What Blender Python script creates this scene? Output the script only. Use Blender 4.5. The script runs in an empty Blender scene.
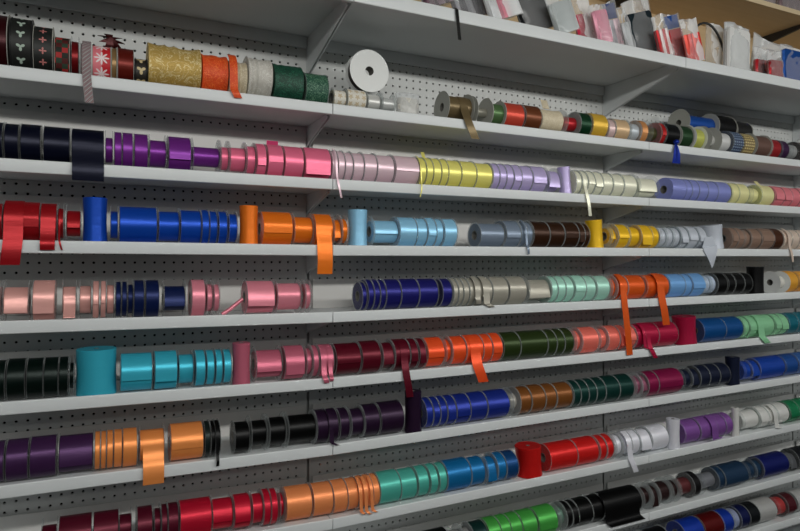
import bpy, math, random
random.seed(7)
S = bpy.context.scene
COL = S.collection
PI = math.pi
rnd = random.random
def ru(a, b): return a + (b - a) * random.random()

# ------------------------------------------------------------------ camera model (used to turn a spot in the photograph into a place in the aisle)
F, UINF, YH = 615.0, 1660.0, 258.0
TH = math.atan(F / (UINF - 400.0)); SN, CS = math.sin(TH), math.cos(TH)
D0 = 1.845                       # camera to the pegboard
DF = 1.618                       # camera to the front lips
DF_TOP = 1.461                   # camera to the lip of the deep top shelf
HC = 1.60                        # camera height
def depth(px, D): return F * D / (SN * (UINF - px))
def X_at(px, D): return (depth(px, D) - D * CS) / SN
def Z_at(px, py, D): return HC + (YH - py) * depth(px, D) / F
def dep_X(X, D): return X * SN + D * CS
def Y(D): return D - D0          # world y of a plane at distance D in front of the camera

# ------------------------------------------------------------------ materials
def lin(c):
    return tuple(((v / 255.0) / 12.92 if v / 255.0 <= 0.04045 else ((v / 255.0 + 0.055) / 1.055) ** 2.4) for v in c) + (1.0,)
MATS = {}
def new_mat(name):
    m = bpy.data.materials.new(name); m.use_nodes = True
    nt = m.node_tree; b = nt.nodes['Principled BSDF']
    return m, nt, b
def plain(name, col, rough=0.5, metal=0.0, spec=0.5, noise=0.0, nscale=30.0, bump=0.0):
    if name in MATS: return MATS[name]
    m, nt, b = new_mat(name)
    b.inputs['Base Color'].default_value = lin(col); b.inputs['Roughness'].default_value = rough
    b.inputs['Metallic'].default_value = metal; b.inputs['Specular IOR Level'].default_value = spec
    if noise or bump:
        tc = nt.nodes.new('ShaderNodeTexCoord'); n = nt.nodes.new('ShaderNodeTexNoise')
        n.inputs['Scale'].default_value = nscale; n.inputs['Detail'].default_value = 4
        nt.links.new(tc.outputs['Object'], n.inputs['Vector'])
        if noise:
            mx = nt.nodes.new('ShaderNodeMix'); mx.data_type = 'RGBA'
            c = lin(col); mx.inputs['A'].default_value = tuple(v * (1 - noise) for v in c[:3]) + (1,)
            mx.inputs['B'].default_value = tuple(min(1, v * (1 + noise)) for v in c[:3]) + (1,)
            nt.links.new(n.outputs['Fac'], mx.inputs['Factor']); nt.links.new(mx.outputs['Result'], b.inputs['Base Color'])
        if bump:
            bp = nt.nodes.new('ShaderNodeBump'); bp.inputs['Strength'].default_value = bump; bp.inputs['Distance'].default_value = 0.004
            nt.links.new(n.outputs['Fac'], bp.inputs['Height']); nt.links.new(bp.outputs['Normal'], b.inputs['Normal'])
    MATS[name] = m
    return m
def satin(col):
    key = 'satin_%d_%d_%d' % tuple(col)
    if key in MATS: return MATS[key]
    m, nt, b = new_mat(key)
    c = lin(col); lum = .3 * c[0] + .5 * c[1] + .2 * c[2]; q = max(0, min(1, (lum - .08) / .25))
    b.inputs['Base Color'].default_value = tuple(min(.93, v ** (1.12 - .14 * q) * (.92 + .2 * q)) for v in c[:3]) + (1,)
    b.inputs['Roughness'].default_value = 0.36; b.inputs['Metallic'].default_value = 0.45 - .12 * q
    b.inputs['Specular IOR Level'].default_value = 0.35
    tc = nt.nodes.new('ShaderNodeTexCoord'); mp = nt.nodes.new('ShaderNodeMapping')
    mp.inputs['Scale'].default_value = (14, 60, 60)
    n = nt.nodes.new('ShaderNodeTexNoise'); n.inputs['Scale'].default_value = 1.0; n.inputs['Detail'].default_value = 2
    bp = nt.nodes.new('ShaderNodeBump'); bp.inputs['Strength'].default_value = 0.14; bp.inputs['Distance'].default_value = 0.004
    nt.links.new(tc.outputs['Object'], mp.inputs['Vector']); nt.links.new(mp.outputs['Vector'], n.inputs['Vector'])
    nt.links.new(n.outputs['Fac'], bp.inputs['Height']); nt.links.new(bp.outputs['Normal'], b.inputs['Normal'])
    MATS[key] = m
    return m
def clear(name, tint, body, gloss=0.6, rough=0.12):
    """thin clear plastic: see-through with a little milky body and gloss"""
    if name in MATS: return MATS[name]
    m, nt, b = new_mat(name)
    b.inputs['Base Color'].default_value = lin(tint); b.inputs['Roughness'].default_value = rough
    b.inputs['Specular IOR Level'].default_value = 0.7
    tr = nt.nodes.new('ShaderNodeBsdfTransparent'); tr.inputs['Color'].default_value = (0.97, 0.98, 0.98, 1)
    fr = nt.nodes.new('ShaderNodeFresnel'); fr.inputs['IOR'].default_value = 1.45
    ad = nt.nodes.new('ShaderNodeMath'); ad.operation = 'MULTIPLY_ADD'; ad.inputs[1].default_value = gloss; ad.inputs[2].default_value = body; ad.use_clamp = True
    nt.links.new(fr.outputs['Fac'], ad.inputs[0])
    mx = nt.nodes.new('ShaderNodeMixShader'); out = nt.nodes['Material Output']
    nt.links.new(ad.outputs[0], mx.inputs['Fac']); nt.links.new(tr.outputs[0], mx.inputs[1]); nt.links.new(b.outputs[0], mx.inputs[2])
    nt.links.new(mx.outputs[0], out.inputs['Surface'])
    MATS[name] = m
    return m
def motif(name, ground, mark, petals=5, cell=0.035, r0=0.22, amp=0.14, ground2=None):
    """repeated printed motif on the ribbon, in the ribbon's own uv (metres)"""
    if name in MATS: return MATS[name]
    m, nt, b = new_mat(name); N = nt.nodes.new; L = nt.links.new
    b.inputs['Roughness'].default_value = 0.55
    def M(op, a, bb=None, c=None):
        n = N('ShaderNodeMath'); n.operation = op
        for i, v in enumerate((a, bb, c)):
            if v is None: continue
            if isinstance(v, (int, float)): n.inputs[i].default_value = v
            else: L(v, n.inputs[i])
        return n.outputs[0]
    uv = N('ShaderNodeTexCoord'); sp = N('ShaderNodeSeparateXYZ'); L(uv.outputs['UV'], sp.inputs[0])
    fx = M('SUBTRACT', M('FRACT', M('DIVIDE', sp.outputs[0], cell)), 0.5)
    fy = M('SUBTRACT', M('FRACT', M('ADD', M('DIVIDE', sp.outputs[1], cell), 0.5)), 0.5)
    rr = M('SQRT', M('ADD', M('MULTIPLY', fx, fx), M('MULTIPLY', fy, fy)))
    an = M('ARCTAN2', fy, fx)
    edge = M('ADD', M('MULTIPLY', M('COSINE', M('MULTIPLY', an, float(petals))), amp), r0)
    fac = M('LESS_THAN', rr, edge)
    mx = N('ShaderNodeMix'); mx.data_type = 'RGBA'
    mx.inputs['A'].default_value = lin(ground); mx.inputs['B'].default_value = lin(mark)
    L(fac, mx.inputs['Factor'])
    if ground2:
        g = N('ShaderNodeMix'); g.data_type = 'RGBA'; g.inputs['A'].default_value = lin(ground); g.inputs['B'].default_value = lin(ground2)
        st = M('GREATER_THAN', M('FRACT', M('DIVIDE', sp.outputs[1], cell * 1.33)), 0.55)
        L(st, g.inputs['Factor']); L(g.outputs['Result'], mx.inputs['A'])
    L(mx.outputs['Result'], b.inputs['Base Color'])
    MATS[name] = m
    return m
def checks(name, c1, c2, c3, s=120.0):
    if name in MATS: return MATS[name]
    m, nt, b = new_mat(name); N = nt.nodes.new; L = nt.links.new
    b.inputs['Roughness'].default_value = 0.7
    uv = N('ShaderNodeTexCoord'); ck = N('ShaderNodeTexChecker'); ck.inputs['Scale'].default_value = s
    ck.inputs['Color1'].default_value = lin(c1); ck.inputs['Color2'].default_value = lin(c2); L(uv.outputs['UV'], ck.inputs['Vector'])
    ck2 = N('ShaderNodeTexChecker'); ck2.inputs['Scale'].default_value = s * 0.5; ck2.inputs['Color1'].default_value = (1, 1, 1, 1); ck2.inputs['Color2'].default_value = lin(c3)
    L(uv.outputs['UV'], ck2.inputs['Vector'])
    mx = N('ShaderNodeMix'); mx.data_type = 'RGBA'; mx.blend_type = 'MULTIPLY'; mx.inputs['Factor'].default_value = 1.0
    L(ck.outputs['Color'], mx.inputs['A']); L(ck2.outputs['Color'], mx.inputs['B']); L(mx.outputs['Result'], b.inputs['Base Color'])
    MATS[name] = m
    return m
def netting(name, col, mark, scale=90.0, alpha=0.9, metal=0.1):
    """open-weave mesh or brocade with swirling threads"""
    if name in MATS: return MATS[name]
    m, nt, b = new_mat(name); N = nt.nodes.new; L = nt.links.new
    b.inputs['Roughness'].default_value = 0.5; b.inputs['Metallic'].default_value = metal
    tc = N('ShaderNodeTexCoord'); n = N('ShaderNodeTexNoise'); n.inputs['Scale'].default_value = scale * 0.6; n.inputs['Detail'].default_value = 3; n.inputs['Distortion'].default_value = 2.0
    L(tc.outputs['Object'], n.inputs['Vector'])
    rp = N('ShaderNodeValToRGB'); e = rp.color_ramp.elements
    e[0].position = 0.46; e[0].color = lin(col); e[1].position = 0.54; e[1].color = lin(col)
    k = e.new(0.50); k.color = lin(mark)
    L(n.outputs['Fac'], rp.inputs['Fac']); L(rp.outputs['Color'], b.inputs['Base Color'])
    n2 = N('ShaderNodeTexNoise'); n2.inputs['Scale'].default_value = 400; L(tc.outputs['Object'], n2.inputs['Vector'])
    bp = N('ShaderNodeBump'); bp.inputs['Strength'].default_value = 0.5; bp.inputs['Distance'].default_value = 0.003
    L(n2.outputs['Fac'], bp.inputs['Height']); L(bp.outputs['Normal'], b.inputs['Normal'])
    b.inputs['Alpha'].default_value = alpha
    MATS[name] = m
    return m

ENAMEL = plain('white_enamel', (218, 222, 223), 0.42, noise=0.03, nscale=9)
PEG = plain('pegboard_white', (205, 207, 205), 0.6, noise=0.03, nscale=6)
HOLE_SHADE = plain('hole_shade', (16, 13, 11), 0.95)  # near-black colour stands in for the shade inside the peg holes
CARD = plain('white_card', (212, 211, 208), 0.6, noise=0.03, nscale=12)
STEEL = plain('grey_steel', (150, 152, 150), 0.45)
CLEAR = clear('clear_plastic', (225, 228, 228), 0.03, gloss=.45)
RIM = clear('clear_plastic_rim', (225, 228, 228), 0.03, gloss=.28)
CORE = plain('core_board', (120, 118, 112), 0.8)
GREYFL = plain('grey_flange_board', (176, 176, 168), 0.7, noise=0.05, nscale=20)
WHITEFL = plain('white_flange', (226, 228, 226), 0.45)
DARKFL = plain('dark_flange', (38, 38, 40), 0.5)
BLACKMETAL = plain('black_metal', (32, 31, 31), 0.5)
WOOD = None
def wood():
    global WOOD
    if WOOD: return WOOD
    m, nt, b = new_mat('beige_laminate'); N = nt.nodes.new; L = nt.links.new
    b.inputs['Roughness'].default_value = 0.55
    tc = N('ShaderNodeTexCoord'); mp = N('ShaderNodeMapping'); mp.inputs['Scale'].default_value = (1.2, 22, 22)
    n = N('ShaderNodeTexNoise'); n.inputs['Scale'].default_value = 3; n.inputs['Detail'].default_value = 5
    L(tc.outputs['Object'], mp.inputs['Vector']); L(mp.outputs['Vector'], n.inputs['Vector'])
    mx = N('ShaderNodeMix'); mx.data_type = 'RGBA'; mx.inputs['A'].default_value = lin((196, 168, 126)); mx.inputs['B'].default_value = lin((212, 186, 146))
    L(n.outputs['Fac'], mx.inputs['Factor']); L(mx.outputs['Result'], b.inputs['Base Color'])
    WOOD = m; return m

# ------------------------------------------------------------------ mesh building
class MB:
    def __init__(s): s.v = []; s.f = []; s.mi = []; s.uv = []
    def face(s, idx, m=0, uv=None):
        s.f.append(tuple(idx)); s.mi.append(m); s.uv.append(uv)
    def box(s, x0, x1, y0, y1, z0, z1, m=0):
        b = len(s.v)
        s.v += [(x0, y0, z0), (x1, y0, z0), (x1, y1, z0), (x0, y1, z0), (x0, y0, z1), (x1, y0, z1), (x1, y1, z1), (x0, y1, z1)]
        for q in ((0, 3, 2, 1), (4, 5, 6, 7), (0, 1, 5, 4), (1, 2, 6, 5), (2, 3, 7, 6), (3, 0, 4, 7)): s.face([b + i for i in q], m)
    def prism(s, prof, x0, x1, m=0):
        """closed (y,z) outline swept along x"""
        n = len(prof); b = len(s.v)
        s.v += [(x0, y, z) for y, z in prof] + [(x1, y, z) for y, z in prof]
        for i in range(n):
            j = (i + 1) % n
            s.face([b + i, b + j, b + n + j, b + n + i], m)
        s.face([b + i for i in range(n)][::-1], m); s.face([b + n + i for i in range(n)], m)
    def lathe(s, prof, c, axis='x', seg=36, m=0, closed=False, wob=None, u0=0.0):
        """(along, radius) profile turned about an axis through c"""
        b = len(s.v); n = len(prof)
        for k in range(seg):
            a = 2 * PI * k / seg; ca, sa = math.cos(a), math.sin(a)
            for (t, r) in prof:
                rr = r * (1 + (wob(a) if wob and r > 0.018 else 0))
                if axis == 'x': s.v.append((c[0] + t, c[1] + rr * ca, c[2] + rr * sa))
                elif axis == 'y': s.v.append((c[0] + rr * sa, c[1] + t, c[2] + rr * ca))
                else: s.v.append((c[0] + rr * ca, c[1] + rr * sa, c[2] + t))
        for k in range(seg):
            k2 = (k + 1) % seg
            for i in range(n if closed else n - 1):
                j = (i + 1) % n
                r = max(prof[i][1], prof[j][1]); ua, ub = 2 * PI * k / seg * r, 2 * PI * (k + 1) / seg * r
                va, vb = prof[i][0], prof[j][0]
                s.face([b + k * n + i, b + k * n + j, b + k2 * n + j, b + k2 * n + i], m, [(ua, va), (ua, vb), (ub, vb), (ub, va)])
    def strip(s, path, half, th=0.0006, m=0, side=None):
        """a flat band: path of (x,y,z), half width along x (or per-point offsets), given a small thickness"""
        b = len(s.v); n = len(path); L = 0; ls = [0]
        for i in range(1, n):
            L += math.dist(path[i], path[i - 1]); ls.append(L)
        for i, p in enumerate(path):
            q0 = path[max(0, i - 1)]; q1 = path[min(n - 1, i + 1)]
            ty, tz = q1[1] - q0[1], q1[2] - q0[2]; l = math.hypot(ty, tz) or 1
            ny, nz = tz / l * th, -ty / l * th
            h = half[i] if isinstance(half, (list, tuple)) else half
            s.v += [(p[0] - h, p[1], p[2]), (p[0] + h, p[1], p[2]), (p[0] + h, p[1] + ny, p[2] + nz), (p[0] - h, p[1] + ny, p[2] + nz)]
        for i in range(n - 1):
            h = half[i] if isinstance(half, (list, tuple)) else half
            for e in range(4):
                e2 = (e + 1) % 4
                s.face([b + 4 * i + e, b + 4 * i + e2, b + 4 * i + 4 + e2, b + 4 * i + 4 + e], m,
                       [(ls[i], -h if e in (0, 3) else h), (ls[i], -h if e2 in (0, 3) else h), (ls[i + 1], -h if e2 in (0, 3) else h), (ls[i + 1], -h if e in (0, 3) else h)])
        s.face([b, b + 3, b + 2, b + 1], m); e = b + 4 * (n - 1); s.face([e, e + 1, e + 2, e + 3], m)
    def tube(s, path, r, seg=8, m=0):
        b = len(s.v); n = len(path)
        from mathutils import Vector
        for i, p in enumerate(path):
            t = (Vector(path[min(n - 1, i + 1)]) - Vector(path[max(0, i - 1)])).normalized()
            a = t.orthogonal().normalized() if i == 0 else (a0 - t * a0.dot(t)).normalized()
            a0 = a; bb = t.cross(a)
            for k in range(seg):
                an = 2 * PI * k / seg; w = Vector(p) + a * (r * math.cos(an)) + bb * (r * math.sin(an)); s.v.append(tuple(w))
        for i in range(n - 1):
            for k in range(seg):
                k2 = (k + 1) % seg; s.face([b + i * seg + k, b + i * seg + k2, b + (i + 1) * seg + k2, b + (i + 1) * seg + k], m)
        s.face([b + k for k in range(seg)][::-1], m); s.face([b + (n - 1) * seg + k for k in range(seg)], m)
    def build(s, name, mats, parent=None, smooth=False, loc=None):
        me = bpy.data.meshes.new(name); me.from_pydata(s.v, [], s.f); me.update()
        if not isinstance(mats, (list, tuple)): mats = [mats]
        for m in mats: me.materials.append(m)
        if len(mats) > 1: me.polygons.foreach_set('material_index', s.mi)
        if any(u is not None for u in s.uv):
            ul = me.uv_layers.new(name='uv'); d = []
            for f, u in zip(s.f, s.uv):
                for i in range(len(f)): d += list(u[i]) if u else [0.0, 0.0]
            ul.data.foreach_set('uv', d)
        if smooth:
            me.polygons.foreach_set('use_smooth', [True] * len(me.polygons))
            me.set_sharp_from_angle(angle=math.radians(38))
        import bmesh
        bm = bmesh.new(); bm.from_mesh(me); bmesh.ops.recalc_face_normals(bm, faces=bm.faces); bm.to_mesh(me); bm.free()
        o = bpy.data.objects.new(name, me); COL.objects.link(o)
        if parent: o.parent = parent
        if loc: o.location = loc
        return o
LABELS = {}
def tag(o, label, cat, group=None, kind=None):
    n = len(label.replace('-', ' ').split())
    if len(label.split()) > 16: print('LONG', label)
    LABELS.setdefault(label, []).append(o.name)
    o['label'] = label; o['category'] = cat
    if group: o['group'] = group
    if kind: o['kind'] = kind
    return o
def empty(name, loc, rot=(0, 0, 0)):
    o = bpy.data.objects.new(name, None); COL.objects.link(o); o.location = loc; o.rotation_euler = rot; o.empty_display_size = 0.02
    return o
def structure(o): o['kind'] = 'structure'; return o

# ------------------------------------------------------------------ shelving
ZS = [HC + .696, HC + .431, HC + .223, HC + .041, HC - .1400, HC - .321, HC - .507, HC - .703, HC - .912, HC - 1.09]   # tops of the ten shelves
ROWNAME = ['bag shelf', 'first ribbon shelf', 'second ribbon shelf', 'third ribbon shelf', 'fourth ribbon shelf', 'fifth ribbon shelf',
           'sixth ribbon shelf', 'seventh ribbon shelf', 'eighth ribbon shelf', 'lowest ribbon shelf']
SAG = [(2.0, 2.6, 1.6), (.5, 1.8, 2.4), (1.0, .9, .8), (1.8, 1.3, .9), (3.6, 2.3, 1.0), (4.2, 2.6, 1.0), (4.2, 1.6, -.7), (8.0, 4.5, 1.0), (8.0, 5.0, 2.2), (6, 5, 4)]   # the old shelves sit a little low on their inner brackets
LIPUP = 0.007
CARDTOP = [None, None, .377, .160, -.056, -.238, -.443, -.654, -.874, None]
W = 1.2192; XS1 = X_at(308, D0)
SEAMS = [XS1 - W, XS1, XS1 + W, XS1 + 2 * W, XS1 + 2 * W + 0.6]
BAY = ['near bay before the first bracket line', 'middle bay between the bracket lines', 'far bay past the second bracket line', 'farthest bay past the third bracket line']
_XK = [X_at(0, DF), X_at(333, DF), X_at(648, DF), X_at(800, DF)]
_PM = [F / depth(p, DF) for p in (0, 333, 648, 800)]
def zrow(row, X):
    zs = [ZS[row]] + [ZS[row] - SAG[row][i] / _PM[i + 1] for i in range(3)]
    k = 0 if X < _XK[1] else (1 if X < _XK[2] else 2)
    q = (X - _XK[k]) / (_XK[k + 1] - _XK[k])
    return zs[k] + (zs[k + 1] - zs[k]) * q
def slope(row, X): return (zrow(row, X + .002) - zrow(row, X - .002)) / .004
def zdeck(row, X): return zrow(row, X) - LIPUP
INCH = 0.0254
PEGY = 0.0
def pegboard(b):
    x0, x1 = SEAMS[b] + 0.004, SEAMS[b + 1] - 0.004
    mb = MB(); r = 0.0036; hn = 8; dpt = 0.006
    zlo, zhi = HC - 1.30, HC + 0.72
    vis0 = X_at(-12, D0); vis1 = X_at(812, D0)
    ph = X_at(4.4, D0) % INCH
    zph = (HC - 0.038) % INCH
    nx0 = math.ceil((x0 + 0.010 - ph) / INCH); nx1 = math.floor((x1 - 0.010 - ph) / INCH)
    nz0 = math.ceil((zlo + 0.013 - zph) / INCH); nz1 = math.floor((zhi - 0.013 - zph) / INCH)
    xs = [ph + INCH * i for i in range(nx0, nx1 + 1)]; zs = [zph + INCH * i for i in range(nz0, nz1 + 1)]
    h = INCH / 2
    for x in xs:
        for z in zs:
            k = len(mb.v)
            mb.v += [(x - h, PEGY, z - h), (x + h, PEGY, z - h), (x + h, PEGY, z + h), (x - h, PEGY, z + h)]
            for j in range(hn):
                a = -3 * PI / 4 + 2 * PI * j / hn; mb.v.append((x + r * math.cos(a), PEGY, z + r * math.sin(a)))
            for j in range(hn):
                a = -3 * PI / 4 + 2 * PI * j / hn; mb.v.append((x + r * math.cos(a), PEGY + dpt, z + r * math.sin(a)))
            for c in range(4):
                c2 = (c + 1) % 4
                mb.face([k + c, k + c2, k + 4 + (2 * c2) % 8, k + 4 + 2 * c + 1, k + 4 + 2 * c])
            for j in range(hn):
                j2 = (j + 1) % hn; mb.face([k + 4 + j, k + 4 + j2, k + 12 + j2, k + 12 + j])
    X0, X1, Z0, Z1 = xs[0] - h, xs[-1] + h, zs[0] - h, zs[-1] + h
    def quad(a, bq, c, d):
        k = len(mb.v); mb.v += [(a, PEGY, c), (bq, PEGY, c), (bq, PEGY, d), (a, PEGY, d)]; mb.face([k, k + 1, k + 2, k + 3])
    quad(x0, X0, zlo, zhi); quad(X1, x1, zlo, zhi); quad(X0, X1, zlo, Z0); quad(X0, X1, Z1, zhi)
    t = empty('pegboard_panel', ((x0 + x1) / 2, 0, zlo))
    me = mb.build('board', PEG, t); me.location = (-(x0 + x1) / 2, 0, -zlo)
    bk = MB(); bk.box(x0 - 0.004, x1 + 0.004, 0.03, 0.036, zlo, zhi); o = bk.build('hole_shade_sheet', HOLE_SHADE, t); o.location = me.location  # sheet behind the board, its colour carries the dark of the holes
    tag(t, 'white pegboard back panel with round holes, ' + BAY[b], 'pegboard', 'pegboard panels behind the shelves')
for b in range(4): pegboard(b)
for i, x in enumerate(SEAMS[1:4]):
    mb = MB(); mb.box(x - 0.014, x + 0.014, 0.0075, 0.028, HC - 1.55, HC + 1.3)
    o = mb.build('upright_post', STEEL, None)
    tag(o, 'grey steel shelving upright in the pegboard seam, %s bracket line' % ['first', 'second', 'third'][i], 'upright', 'shelving uprights')
BASE = MB(); BASE.box(SEAMS[0], SEAMS[-1], -0.26, 0.03, 0.0, HC - 1.31)
structure(BASE.build('trim_1', ENAMEL))

def shelf(row, b):
    z = ZS[row]; yf = Y(DF_TOP if row == 0 else DF)
    x0, x1 = SEAMS[b] + 0.0012, SEAMS[b + 1] - 0.0012
    cx = (x0 + x1) / 2
    xm = (max(x0, _XK[0]) + min(x1, _XK[3] + .1)) / 2 if b < 3 else cx
    sl = slope(row, xm) if b < 3 else slope(row, cx)
    t = empty('metal_shelf', (cx, 0, zrow(row, xm) + (cx - xm) * sl - 0.03), (0, -math.atan(sl), 0))
    lip = 0.030 if row else 0.036
    dz = 0.03 - LIPUP
    prof = [(-0.001, .028), (yf + 0.0031, .028), (yf + 0.0031, 0.0225), (-0.001, 0.0225)] if row == 0 else [(-0.001, dz), (yf + 0.0031, dz), (yf + 0.0031, 0.008), (-0.001, 0.008)]
    mb = MB(); mb.prism(prof, x0 - cx, x1 - cx)
    mb.build('deck', ENAMEL, t)
    if row == 0:
        mb = MB(); mb.box(x0 - cx + .006, x1 - cx - .006, -.012, -.0015, -.012, .0222); mb.build('back_rail', ENAMEL, t)
    # rounded front lip
    mb = MB(); zt = 0.03; pr = []
    for k in range(6):
        a = PI / 2 * k / 5; pr.append((yf + 0.0028 - 0.0028 * math.sin(a), zt - 0.0028 + 0.0028 * math.cos(a)))
    for k in range(4):
        a = PI / 2 * k / 3; pr.append((yf + 0.003 - 0.003 * math.cos(a), zt - lip + 0.003 - 0.003 * math.sin(a)))
    pr += [(yf + 0.014, zt - lip), (yf + 0.014, zt - 0.0225), (yf + 0.003, zt - 0.0225), (yf + 0.003, zt)]
    mb.prism(pr, x0 - cx, x1 - cx); mb.build('front_lip', ENAMEL, t, smooth=True)
    # two end brackets
    for e, sx in ((x0, 1), (x1, -1)):
        mb = MB(); fy = yf + 0.035; hh = 0.085 if row else 0.13
        zt_b = .0075 if row else .0218
        p = [(-0.0015, zt_b), (fy, zt_b), (fy, -0.004), (-0.03, 0.03 - hh + 0.012), (-0.0015, 0.03 - hh)]
        a, c = sorted((e + sx * 0.001 - cx, e + sx * 0.004 - cx))
        mb.prism(p, a, c); mb.build('bracket', ENAMEL, t)
    lab = 'white metal shelf of the %s, %s' % (ROWNAME[row], BAY[b])
    tag(t, lab, 'shelf', 'white metal shelves')
for r in range(10):
    for b in range(4): shelf(r, b)
# white strips standing at the back of the shelves
for r in range(2, 9):
    for b in range(4):
        x0, x1 = SEAMS[b] + 0.012, SEAMS[b + 1] - 0.012
        mb = MB(); xm = (x0 + x1) / 2; sl = slope(r, min(xm, _XK[3])); z0_ = zdeck(r, min(xm, _XK[3])) + .0006
        mb.box(x0 - xm, x1 - xm, -0.011, -0.009, 0, HC + CARDTOP[r] - ZS[r] + LIPUP - .0006)
        o = mb.build('backing_strip', CARD); o.location = (xm, 0, z0_ + abs(sl) * .0); o.rotation_euler = (0, -math.atan(sl), 0)
        tag(o, 'plain white backing strip behind the spools, %s, %s' % (ROWNAME[r], BAY[b].split(' ')[0] + ' bay'), 'backing strip', 'white backing strips at the back of the shelves')

# ------------------------------------------------------------------ spools
NSP = {}
def wobble(amp):
    ph = [ru(0, 2 * PI) for _ in range(3)]; am = [amp * ru(.4, 1), amp * ru(.3, .8), amp * ru(.2, .6)]
    return lambda a: am[0] * math.sin(2 * a + ph[0]) + am[1] * math.sin(3 * a + ph[1]) + am[2] * math.sin(7 * a + ph[2])
def fl_prof(R, th=0.0006): return [(0, 0.0132), (0, R - 0.0016), (th, R - 0.0016), (th, 0.0132)]
def rim_prof(R, th=0.0010): return [(-0.0002, R - 0.0016), (-0.0002, R), (th - 0.0002, R), (th - 0.0002, R - 0.0016)]
def add_flange(t, c, R, axis, fl, along):
    mb = MB(); cc = list(c); i = 'xyz'.index(axis); cc[i] += along
    mb.lathe(fl_prof(R), cc, axis, 40, 0, True); mb.lathe(rim_prof(R), cc, axis, 40, 1, True)
    if fl == 'clear': ms = [CLEAR, RIM]
    elif fl == 'grey': ms = [GREYFL, GREYFL]
    elif fl == 'dark': ms = [DARKFL, DARKFL]
    else: ms = [WHITEFL, WHITEFL]
    return mb.build('flange', ms, t, smooth=True)
def roll_parts(t, c, axis, w, r, R, mat, fl, waist=0.0, mess=0.0):
    """ribbon wound between two flanges about an axis through c; width w"""
    g = 0.0008 if fl else 0.0
    a, b = -w / 2 + g, w / 2 - g
    rc = min(0.016, r - 0.004) if axis != 'z' else .006
    e = min(0.0012, (b - a) * 0.2)
    pr = [(a, rc), (a, r - e), (a + e, r)]
    if mess:
        pr[-2:] = []; r *= 1 - mess * 1.15; pr += [(a, r - e), (a + e, r)]
        for k in range(1, 10):
            q = k / 10; pr.append((a + e + (b - a - 2 * e) * q, r * (1 - mess * (1.2 + ru(-1, 1.1)) - (.10 * mess / .03 if k in (1, 9) else 0) * 0)))
    if waist:
        for k in range(1, 8):
            q = k / 8; pr.append((a + e + (b - a - 2 * e) * q, r - waist * math.sin(PI * q)))
    pr += [(b - e, r), (b, r - e), (b, rc)]
    mb = MB(); mb.lathe(pr, c, axis, 40, 0, False, wobble(mess * .6 or 0.006)); rib = mb.build('ribbon', mat, t, smooth=True)
    mb = MB(); mb.lathe([(a - 0.0003, rc - .0022), (a - 0.0003, rc - 0.0004), (b + 0.0003, rc - 0.0004), (b + 0.0003, rc - .0022)], c, axis, 20, 0, True)
    mb.build('core', CORE, t, smooth=True)
    if fl:
        add_flange(t, c, R, axis, fl, -w / 2 + 0.0003); add_flange(t, c, R, axis, fl, w / 2 - 0.0009)
    return rib
RBASE = 0.0487
def front_tail(t, o, Xc, half, yc, zc, r, zend, dx, mat, z_shelf, yfront, end='flat'):
    """a loose end coming off the front of the roll, over the lip and down"""
    path = []
    for k in range(7):
        a = PI * (0.42 - 0.09 * k); path.append((Xc, yc - (r + .0009) * math.cos(max(-.3, PI / 2 - a) if False else (PI / 2 - a) * 0.55), zc))
    path = []
    for k in range(9):
        a = PI * (0.40 - 0.40 * k / 8)                     # over the upper front of the roll
        path.append((Xc, yc - (r + .0009) * math.cos(a), zc + (r + .0009) * math.sin(a)))
    yl = yfront - 0.0025
    p0 = path[-1]; z1 = z_shelf + 0.006
    for k in range(1, 5):
        q = k / 4; path.append((Xc, p0[1] + (yl - p0[1]) * q ** 1.5, p0[2] + (z1 - p0[2]) * q))
    for k in range(1, 11):
        q = k / 10; path.append((Xc + dx * q ** 1.4, yl - 0.004 * math.sin(PI * q) - 0.003 * q, z1 + (zend - z1) * q))
    hs = [half] * len(path)
    if end == 'point':
        for i in range(6): hs[-1 - i] = half * (0.06 + i / 6.5)
    path = [(p[0] - o[0], p[1] - o[1], p[2] - o[2]) for p in path]
    mb = MB(); mb.strip(path, hs); mb.build('ribbon_tail', mat, t, smooth=True)
def flap(t, r, R, w, mat):
    """last turn that has sprung loose: leaves the roll at its upper front and hangs straight to the shelf"""
    path = []; a0 = ru(0.10, 0.22) * PI
    for k in range(6):
        a = PI * 0.42 + (a0 - PI * 0.42) * k / 5; path.append((0, -(r + .0008) * math.cos(a), R + (r + .0008) * math.sin(a)))
    p = path[-1]; ty, tz = -math.sin(a0), -math.cos(a0); L = min(ru(.03, .05), (p[2] - 0.003) / max(.2, -tz))
    yl = -(R - 0.001)
    for k in range(1, 7):
        q = k / 6; y = p[1] + ty * L * q * (1 - 0.5 * q); path.append((0, max(yl, y), p[2] + tz * L * q))
    mb = MB(); mb.strip(path, (w - 0.005) / 2); mb.build('ribbon_tail', mat, t, smooth=True)

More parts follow.
